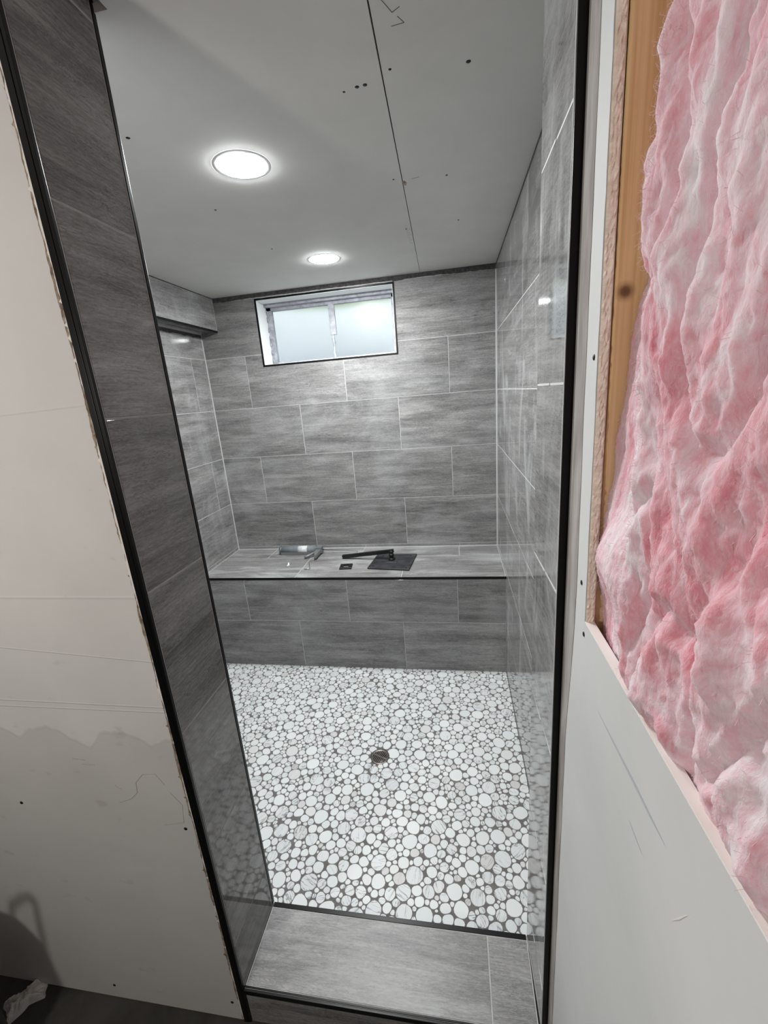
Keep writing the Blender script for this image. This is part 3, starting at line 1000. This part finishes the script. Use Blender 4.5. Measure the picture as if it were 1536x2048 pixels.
# ================================================================== PEBBLE FLOOR
FX0, FX1, FY0, FY1 = XL + 0.002, XR - 0.002, YI + 0.001, YB - 0.001
DR = (-0.6158, -1.1037)
bm = bmesh.new()
NH = 32
loops = []
for z in (-0.0014, -0.05):
    rect = [bm.verts.new((x, y, z)) for x, y in ((XL, YI), (XR, YI), (XR, YB + 0.002), (XL, YB + 0.002))]
    ring = [bm.verts.new((DR[0] + 0.0372 * math.cos(2 * math.pi * k / NH), DR[1] + 0.0372 * math.sin(2 * math.pi * k / NH), z)) for k in range(NH)]
    ed = [bm.edges.new((q[k], q[(k + 1) % len(q)])) for q in (rect, ring) for k in range(len(q))]
    bmesh.ops.triangle_fill(bm, use_beauty=True, use_dissolve=False, edges=ed)
    loops.append((rect, ring))
for q0, q1 in zip(loops[0], loops[1]):
    for k in range(len(q0)):
        bm.faces.new((q0[k], q0[(k + 1) % len(q0)], q1[(k + 1) % len(q0)], q1[k]))
fs = struct(from_bm('floor_shower', bm, 'floor_grout'))
cell = 0.07
gridh = {}
peb = []


def try_add(x, y, r_, slack):
    cx, cy = int(x // cell), int(y // cell)
    for i in range(cx - 1, cx + 2):
        for j in range(cy - 1, cy + 2):
            for (px, py, pr) in gridh.get((i, j), ()):
                if (px - x) ** 2 + (py - y) ** 2 < ((pr + r_) * slack) ** 2:
                    return False
    if (x - DR[0]) ** 2 + (y - DR[1]) ** 2 < (0.043 + r_ * 0.8) ** 2:
        return False
    gridh.setdefault((cx, cy), []).append((x, y, r_))
    peb.append((x, y, r_))
    return True


for tries, lo, hi, slack in ((700, 0.0215, 0.0265, 1.05), (9000, 0.0135, 0.0185, 0.98), (26000, 0.0098, 0.0130, 0.97), (30000, 0.0062, 0.0088, 0.97), (7000, 0.0042, 0.0058, 1.0)):
    X = rng.uniform(FX0, FX1, tries)
    Y = rng.uniform(FY0, FY1, tries)
    Rr = rng.uniform(lo, hi, tries)
    for x, y, r_ in zip(X, Y, Rr):
        try_add(float(x), float(y), float(r_), slack)

NA = 16
ang = np.arange(NA) * 2 * np.pi / NA
ca, sa = np.cos(ang), np.sin(ang)
outl = []
for (x, y, r_) in peb:
    ph, el = (x * 977.1 + y * 313.7) % 6.283, 0.05 + 0.17 * ((x * 531.3 - y * 711.9) % 1.0)
    rad = r_ * 1.31 * (1 + el * np.cos(2 * (ang - ph)) + 0.07 * np.cos(ang - ph * 3))
    cx, cy = int(x // cell), int(y // cell)
    for i in range(cx - 1, cx + 2):
        for j in range(cy - 1, cy + 2):
            for (px, py, pr) in gridh.get((i, j), ()):
                dx, dy = px - x, py - y
                d = math.hypot(dx, dy)
                if d < 1e-6 or d > r_ * 1.3 + pr * 1.3 + 0.012:
                    continue
                h = d * (r_ / (r_ + pr)) - 0.0010
                c = (ca * dx + sa * dy) / d
                lim = np.where(c > 0.05, h / np.maximum(c, 0.05), 9)
                rad = np.minimum(rad, lim)
    sm = rad.copy()
    for _ in range(2):
        sm = np.minimum((np.roll(sm, 1) + 2 * sm + np.roll(sm, -1)) / 4, rad * 1.0 + 0.0004)
    for c, lim in ((ca, FX1 - x), (-ca, x - FX0), (sa, FY1 - y), (-sa, y - FY0)):
        sm = np.minimum(sm, np.where(c > 0.03, lim / np.maximum(c, 0.03), 9))
    outl.append(np.maximum(sm, 0.002))

peb_mesh_data = []
for (x, y, r_), sm in zip(peb, outl):
    base = np.stack([x + ca * sm, y + sa * sm, np.full(NA, -0.0020)], 1)
    top = np.stack([x + ca * (sm - 0.0007), y + sa * (sm - 0.0007), np.full(NA, 0.0)], 1)
    peb_mesh_data.append((base, top))

# the 300 that show largest become single pebbles
score = []
for idx, (x, y, r_) in enumerate(peb):
    u, v = project((x, y, 0))
    vis = (183.6 + 0.2026 * v + 8 < u < 1060) and v < 1862 - (1050 - u) * 0.124 and v > 1300
    dist = (Vector((x, y, 0)) - CAM).length
    score.append((r_ ** 2 * (CAM.z / dist) / dist ** 2) if vis else -1)
order = sorted(range(len(peb)), key=lambda i: -score[i])
single = set(order[:300])


def pebble_object(name, ids, parent):
    verts, faces, shade = [], [], []
    for i in ids:
        base, top = peb_mesh_data[i]
        o_ = len(verts)
        verts += [tuple(map(float, q)) for q in base] + [tuple(map(float, q)) for q in top]
        faces.append(tuple(o_ + NA + k for k in range(NA)))
        faces += [(o_ + k, o_ + (k + 1) % NA, o_ + NA + (k + 1) % NA, o_ + NA + k) for k in range(NA)]
        shade += [((i * 0.61803398875) % 1.0)] * (NA + 1)
    me = bpy.data.meshes.new(name)
    me.from_pydata(verts, [], faces)
    at = me.attributes.new('shade', 'FLOAT', 'FACE')
    at.data.foreach_set('value', shade)
    return link(name, me, 'pebble', parent)


for i in order[:300]:
    pebble_object('pebble', [i], fs)
rest = pebble_object('pebble_field', [i for i in range(len(peb)) if i not in single], fs)
rest['kind'] = 'stuff'

# ---- drain
dr = empty('floor_drain', (DR[0], DR[1], 0.0))
tag(dr, 'round dark slotted drain set in the pebble floor', 'drain')
lathe('rim', [(0.030, -0.0010), (0.0345, 0.0012), (0.0405, 0.0012), (0.0425, -0.0005), (0.0425, -0.0013)], 'chrome_dark', dr, 40)
lathe('cup', [(0.0, -0.048), (0.0362, -0.048), (0.0362, -0.0012)], 'chrome_dark', dr, 32)
for i in range(-4, 5):
    half = math.sqrt(max(0.0355 ** 2 - (i * 0.0077) ** 2, 0)) - 0.001
    o = boxes('bar', [((i * 0.0077 - 0.0019, -half, -0.0009), (i * 0.0077 + 0.0019, half, 0.0008))], 'chrome_dark', dr)
    o.rotation_euler = (0, 0, math.radians(-22))
o = boxes('bar', [((-0.035, -0.0035, -0.0008), (0.035, 0.0035, 0.0009))], 'chrome_dark', dr)
o.rotation_euler = (0, 0, math.radians(-22))

# ================================================================== CEILING LIGHTS
for (x, y, r_, lab) in ((-0.793, -1.2927, 0.0640, 'round recessed ceiling light shining over the drain'), (-0.8178, -0.4344, 0.0660, 'round recessed ceiling light shining above the bench')):
    li = empty('recessed_light', (x, y, H))
    tag(li, lab, 'ceiling light', 'recessed lights in the shower ceiling')
    lathe('ring', [(r_ + 0.014, -0.0002), (r_ + 0.011, -0.0010), (r_ + 0.0004, -0.0014)], 'white_paint', li, 48)
    lathe('lens', [(r_ + 0.0010, -0.0012), (r_ * 0.985, -0.0026), (r_ * 0.9, -0.0036), (r_ * 0.5, -0.0046), (0, -0.0050)], 'led', li, 48)

# ================================================================== THINGS ON THE BENCH
# caulking gun lying on its side, barrel to the left
gun = empty('caulking_gun', (-1.265, -0.095, ZB))
tag(gun, 'grey caulking gun loaded with a cartridge lying on the tiled bench', 'caulking gun')


def xcyl(name, x0, x1, r_, z, mat, parent, y=0.0, seg=24):
    bm = bmesh.new()
    tube_bm(bm, [(x0, y, z), (x1, y, z)], r_, seg)
    o_ = from_bm(name, bm, mat, parent)
    for p_ in o_.data.polygons:
        p_.use_smooth = len(p_.vertices) == 4
    return o_


cart = xcyl('cartridge', -0.125, 0.105, 0.0255, 0.0275, 'tube_grey', gun)
xcyl('paper_label', -0.010, 0.052, 0.0258, 0.0275, 'label_white', cart)
xcyl('front_cap', -0.138, -0.125, 0.0215, 0.0275, 'gun_grey', gun)
xcyl('rear_plate', 0.105, 0.111, 0.0275, 0.0285, 'gun_grey', gun)
boxes('cradle', [((-0.128, -0.0285, 0.0005), (0.110, -0.0262, 0.020)), ((-0.140, -0.022, 0.0005), (-0.137, 0.022, 0.05))], 'gun_grey', gun, 0.0006)
bm = bmesh.new()
hp = [(0.112, -0.020), (0.150, -0.020), (0.146, -0.058), (0.147, -0.122), (0.132, -0.126), (0.121, -0.075), (0.112, -0.045)]
for zz in (0.012, 0.036):
    pass
a = [bm.verts.new((x, y, 0.012)) for x, y in hp]
b = [bm.verts.new((x, y, 0.036)) for x, y in hp]
bm.faces.new(a)
bm.faces.new(list(reversed(b)))
for i in range(len(hp)):
    bm.faces.new((a[i], a[(i + 1) % len(hp)], b[(i + 1) % len(hp)], b[i]))
bmesh.ops.bevel(bm, geom=list(bm.edges), offset=0.003, segments=2, affect='EDGES')
from_bm('grip', bm, 'gun_grey', gun)
boxes('yoke', [((0.108, -0.024, 0.008), (0.152, 0.020, 0.050))], 'gun_grey', gun, 0.004)
tube('trigger', [(0.118, -0.035, 0.026), (0.100, -0.062, 0.020), (0.078, -0.084, 0.015), (0.060, -0.098, 0.012)], [0.008, 0.008, 0.0085, 0.009], 'gun_grey', gun, 10)
tube('rod', [(0.150, 0.0, 0.026), (0.372, 0.012, 0.010), (0.384, 0.006, 0.008), (0.395, -0.025, 0.006)], 0.0032, 'rod', gun, 8)
tube('release_lever', [(0.150, -0.004, 0.040), (0.162, -0.010, 0.043), (0.164, -0.022, 0.036)], 0.004, 'gun_grey', gun, 8)

# square rain shower head with its arm still attached, lying on the bench
sh = empty('rain_shower', (-0.631, -0.265, ZB))
tag(sh, 'square black rain shower head lying on the bench with its arm attached', 'shower head')
bm = bmesh.new()
cor = [(-0.741, -0.145), (-0.4955, -0.150), (-0.5213, -0.392), (-0.7663, -0.362)]
cc = (-0.631, -0.262)


def plate_pts(inset, z):
    return [bm.verts.new((cc[0] + (x - cc[0]) * inset + 0.631, cc[1] + (y - cc[1]) * inset + 0.265, z)) for x, y in cor]


rings = [plate_pts(0.985, 0.0006), plate_pts(1.0, 0.0022), plate_pts(1.0, 0.0085), plate_pts(0.985, 0.0098), plate_pts(0.90, 0.0098), plate_pts(0.885, 0.0088), plate_pts(0.25, 0.0088), plate_pts(0.2, 0.0115)]
bm.faces.new(rings[0])
for r0, r1 in zip(rings, rings[1:]):
    for k in range(4):
        bm.faces.new((r0[k], r0[(k + 1) % 4], r1[(k + 1) % 4], r1[k]))
bm.faces.new(rings[-1])
from_bm('plate', bm, 'black_plate', sh)
nx, ny = -0.008, 0.020
lathe('swivel_nut', [(0.0, 0.010), (0.021, 0.010), (0.021, 0.018), (0.015, 0.022), (0.012, 0.030), (0.016, 0.036), (0.016, 0.046), (0.010, 0.050), (0, 0.050)], 'black', sh, 20, (nx, ny, 0))
# arm: square bar from the nut down to the bench on the left
p0 = Vector((0.005, 0.030, 0.062))
p1 = Vector((-0.325, 0.074, 0.0125))
d = (p1 - p0).normalized()
sd = d.cross(Vector((0, 0, 1))).normalized()
upv = sd.cross(d).normalized()
bm = bmesh.new()
hw = 0.0105
ringa = [bm.verts.new(p0 + sd * a_ * hw + upv * b_ * hw) for a_, b_ in ((-1, -1), (1, -1), (1, 1), (-1, 1))]
ringb = [bm.verts.new(p1 + sd * a_ * hw + upv * b_ * hw) for a_, b_ in ((-1, -1), (1, -1), (1, 1), (-1, 1))]
bm.faces.new(list(reversed(ringa)))
bm.faces.new(ringb)
for k in range(4):
    bm.faces.new((ringa[k], ringa[(k + 1) % 4], ringb[(k + 1) % 4], ringb[k]))
bmesh.ops.bevel(bm, geom=list(bm.edges), offset=0.0015, segments=2, affect='EDGES')
from_bm('arm', bm, 'black', sh)
lathe('elbow', [(0, 0.045), (0.011, 0.045), (0.011, 0.066), (0, 0.066)], 'black', sh, 16, (nx, ny + 0.006, 0))
rr = random.Random(2)
for x, y in ((-0.105, -0.075), (0.10, 0.09), (-0.07, 0.09), (0.09, -0.10)):
    lathe('plate_screw', [(0.005, 0.0086), (0.005, 0.0108), (0, 0.0112)], 'black', sh, 10, (x, y, 0))

# small square escutcheon with a slot
es = empty('flange_plate', (-0.901, -0.330, ZB), math.radians(6))
tag(es, 'small black flange plate with a rectangular hole on the bench', 'flange plate')
bm = bmesh.new()
o4 = [(-0.036, -0.034), (0.036, -0.034), (0.036, 0.034), (-0.036, 0.034)]
i4 = [(-0.016, -0.016), (0.016, -0.016), (0.016, 0.016), (-0.016, 0.016)]
vo = [[bm.verts.new((x * s_, y * s_, z)) for x, y in o4] for s_, z in ((1, 0.0005), (1, 0.008), (0.93, 0.010))]
vi = [[bm.verts.new((x, y, z)) for x, y in i4] for z in (0.0005, 0.010)]
for k in range(4):
    q = (k + 1) % 4
    bm.faces.new((vo[0][k], vo[0][q], vo[1][q], vo[1][k]))
    bm.faces.new((vo[1][k], vo[1][q], vo[2][q], vo[2][k]))
    bm.faces.new((vo[2][k], vo[2][q], vi[1][q], vi[1][k]))
    bm.faces.new((vi[1][k], vi[1][q], vi[0][q], vi[0][k]))
    bm.faces.new((vi[0][k], vi[0][q], vo[0][q], vo[0][k]))
from_bm('plate', bm, 'black', es)

hk = tube('hex_key', [(-1.150, -0.268, ZB + 0.0035), (-1.122, -0.340, ZB + 0.0035), (-1.118, -0.352, ZB + 0.0035), (-1.128, -0.358, ZB + 0.0035), (-1.152, -0.358, ZB + 0.0035)], 0.0026, 'rod', None, 6)
tag(hk, 'small bent steel hex key lying on the bench', 'hex key')
bm = bmesh.new()
for pts in ([(-1.290, -0.265, ZB + 0.003), (-1.276, -0.285, ZB + 0.012), (-1.268, -0.300, ZB + 0.002)], [(-1.276, -0.285, ZB + 0.012), (-1.274, -0.312, ZB + 0.0025)]):
    tube_bm(bm, pts, [0.002, 0.0045, 0.002][:len(pts)], 6)
tag(from_bm('plastic_scrap', bm, 'white_plastic'), 'tiny curled scrap of white plastic on the bench', 'scrap')

# ================================================================== INSULATION
YS, YE, YN = -2.0680, -2.186, -2.466
ins = empty('insulation_batt', (XDI + 0.05, -2.26, LEDGE - 0.3))
tag(ins, 'fluffy pink fibreglass insulation batt filling the open stud bay', 'insulation')
zs_ = np.array([1.0, 1.24, 1.33, 1.40, 1.53, 1.66, 1.78, 1.88, 2.2])
xs_ = np.array([-0.066, -0.068, -0.0785, -0.069, -0.062, -0.048, -0.036, -0.029, -0.02])
NZ, NY = 460, 190
zz = np.linspace(0.95, H2 - 0.004, NZ)
yy = np.linspace(YS, YN, NY)
verts, faces = [], []
fb = lambda x, y, z: mnoise.noise(Vector((x, y, z)))
for z in zz:
    xst = float(np.interp(z, zs_, xs_))
    ye = YE + 0.016 * fb(3.1, 0, z * 5.0) + 0.006 * fb(1.7, 0, z * 21.0)
    for y in yy:
        t = (YS - y) / (YS - ye)
        rib = 0.010 * fb(y * 22, 5.0, z * 16 + y * 10) + 0.004 * fb(y * 60, 9.0, z * 34)
        xa = xst - 0.010 * math.sin(min(max(t, 0), 1) * math.pi * 0.5) + rib * 0.55 - 0.012 * max(0.0, 1 - abs(z - 1.345) / 0.06) * min(1, max(0, t * 3))
        big = fb(y * 8 + 4, 2.0, z * 4.5 - y * 6)
        mid = fb(y * 21 + 1, 7.0, z * 9 - y * 9)
        fin = fb(y * 55, 3.0, z * 26 - y * 20)
        crease = abs(fb(y * 15 + 2, 11.0, z * 6 + y * 8))
        puff = fb(y * 30 + 6, 4.0, z * 15 - y * 12)
        xb = -0.094 - 0.012 * big - 0.009 * mid - 0.0055 * fin + 0.010 * max(0, 0.13 - crease) / 0.13 - 0.005 * puff - 0.003 * fb(y * 110, 6.0, z * 60 - y * 40)
        s = min(max((t - 0.90) / 0.16, 0), 1)
        s = s * s * (3 - 2 * s)
        x = xa * (1 - s) + xb * s
        if z < LEDGE + 0.02:      # tucked behind the low panel
            k_ = min(1, (LEDGE + 0.02 - z) / 0.035)
            x = x * (1 - k_) + max(x, XDI + 0.002 + 0.002 * abs(fin)) * k_
        edge = min(1, (y - YN) / 0.03)
        x = x * edge + (XDI + 0.02) * (1 - edge)
        x += 0.0016 * fb(y * 190, 1.0, z * 120) + 0.0008 * fb(y * 420, 1.0, z * 300)
        verts.append((x - ins.location.x, y - ins.location.y, z - ins.location.z))
for i in range(NZ - 1):
    for j in range(NY - 1):
        a = i * NY + j
        faces.append((a, a + 1, a + NY + 1, a + NY))
# back and sides so that the batt is a solid body
nb = len(verts)
xbk = XDI + 0.086 - ins.location.x
for (i, j) in ((0, 0), (0, NY - 1), (NZ - 1, NY - 1), (NZ - 1, 0)):
    v_ = verts[i * NY + j]
    verts.append((xbk, v_[1], v_[2]))
faces.append((nb, nb + 1, nb + 2, nb + 3))
faces.append(tuple([j for j in range(NY)] + [nb + 1, nb]))
faces.append(tuple([(NZ - 1) * NY + j for j in range(NY)] + [nb + 2, nb + 3]))
faces.append(tuple([i * NY for i in range(NZ)] + [nb + 3, nb]))
faces.append(tuple([i * NY + NY - 1 for i in range(NZ)] + [nb + 2, nb + 1]))
me = bpy.data.meshes.new('batt')
me.from_pydata(verts, [], faces)
batt = link('batt', me, 'insulation', ins, True)
# loose fibres standing off the surface
rr = random.Random(31)
bm = bmesh.new()
for _ in range(9000):
    i, j = rr.randrange(60, NZ - 1), rr.randrange(0, NY - 12)
    if rr.random() < 0.35:
        j = min(NY - 1, max(0, int(NY * (YS - YE) / (YS - YN)) + rr.randrange(-4, 6))) if rr.random() < 0.8 else rr.randrange(2, 10)
    p_ = Vector(verts[i * NY + j])
    L_ = rr.uniform(0.004, 0.011)
    dr_ = Vector((-rr.uniform(0.05, 0.45), rr.uniform(-0.5, 0.8), rr.uniform(-1, 1))).normalized()
    q_ = p_ + dr_ * L_ * 0.5 + Vector((-0.0012, 0, 0))
    e_ = p_ + (dr_ + Vector((0.25, rr.uniform(-.3, .3), rr.uniform(-.4, .4)))) * L_
    wv_ = dr_.cross(Vector((1, 0.3, 0.2))).normalized() * rr.uniform(0.00006, 0.00015)
    a1, a2 = bm.verts.new(p_ - wv_), bm.verts.new(p_ + wv_)
    b1, b2 = bm.verts.new(q_ - wv_), bm.verts.new(q_ + wv_)
    c1 = bm.verts.new(e_)
    bm.faces.new((a1, a2, b2, b1))
    bm.faces.new((b1, b2, c1))
fib = from_bm('fibres', bm, 'fibre', ins)
fib['kind'] = 'stuff'

# ================================================================== OUTER ROOM THINGS
# black container with loop handle by the front wall, almost all of it left of the picture
ct = empty('jug', (-1.44, -2.185, ZF))
tag(ct, 'black plastic container with a loop handle on the floor by the off-white drywall', 'container')
lathe('body', [(0, 0.0005), (0.114, 0.0005), (0.120, 0.012), (0.119, 0.30), (0.116, 0.395), (0.106, 0.420), (0.080, 0.430), (0.03, 0.434), (0, 0.435)], 'black_plastic', ct, 36)
tube('handle', [(0.040, 0, 0.425), (0.055, 0, 0.530), (0.077, 0, 0.588), (0.084, 0, 0.590), (0.110, 0, 0.610), (0.130, 0, 0.619), (0.137, 0, 0.610), (0.128, 0, 0.555), (0.104, 0, 0.412)], 0.0068, 'black_plastic', ct, 10)

# crumpled rag by the foot of the wall
bm = bmesh.new()
n = 22
gv = []
for i in range(n + 1):
    row = []
    for j in range(n + 1):
        u, v = i / n - 0.5, j / n - 0.5
        h = 0.022 + 0.020 * mnoise.noise(Vector((u * 4.5, v * 4.5, 1.2))) + 0.012 * mnoise.noise(Vector((u * 11, v * 11, 4.2)))
        e = max(abs(u), abs(v)) * 2
        h = max(h * (1 - e ** 4), 0.0) + 0.001
        wob = 0.85 + 0.35 * mnoise.noise(Vector((u * 3, v * 3, 9)))
        row.append(bm.verts.new((u * 0.092 * wob, v * 0.062 * wob, h)))
    gv.append(row)
for i in range(n):
    for j in range(n):
        bm.faces.new((gv[i][j], gv[i + 1][j], gv[i + 1][j + 1], gv[i][j + 1]))
r = bmesh.ops.extrude_face_region(bm, geom=list(bm.faces))
for g in r['geom']:
    if isinstance(g, bmesh.types.BMVert):
        g.co.z = 0.0004
rag = from_bm('rag', bm, 'cloth')
rag.location = (-1.437, -2.012, ZF)
rag.rotation_euler = (0, 0, math.radians(50))
tag(rag, 'crumpled dirty white rag on the dark floor against the drywall', 'rag')
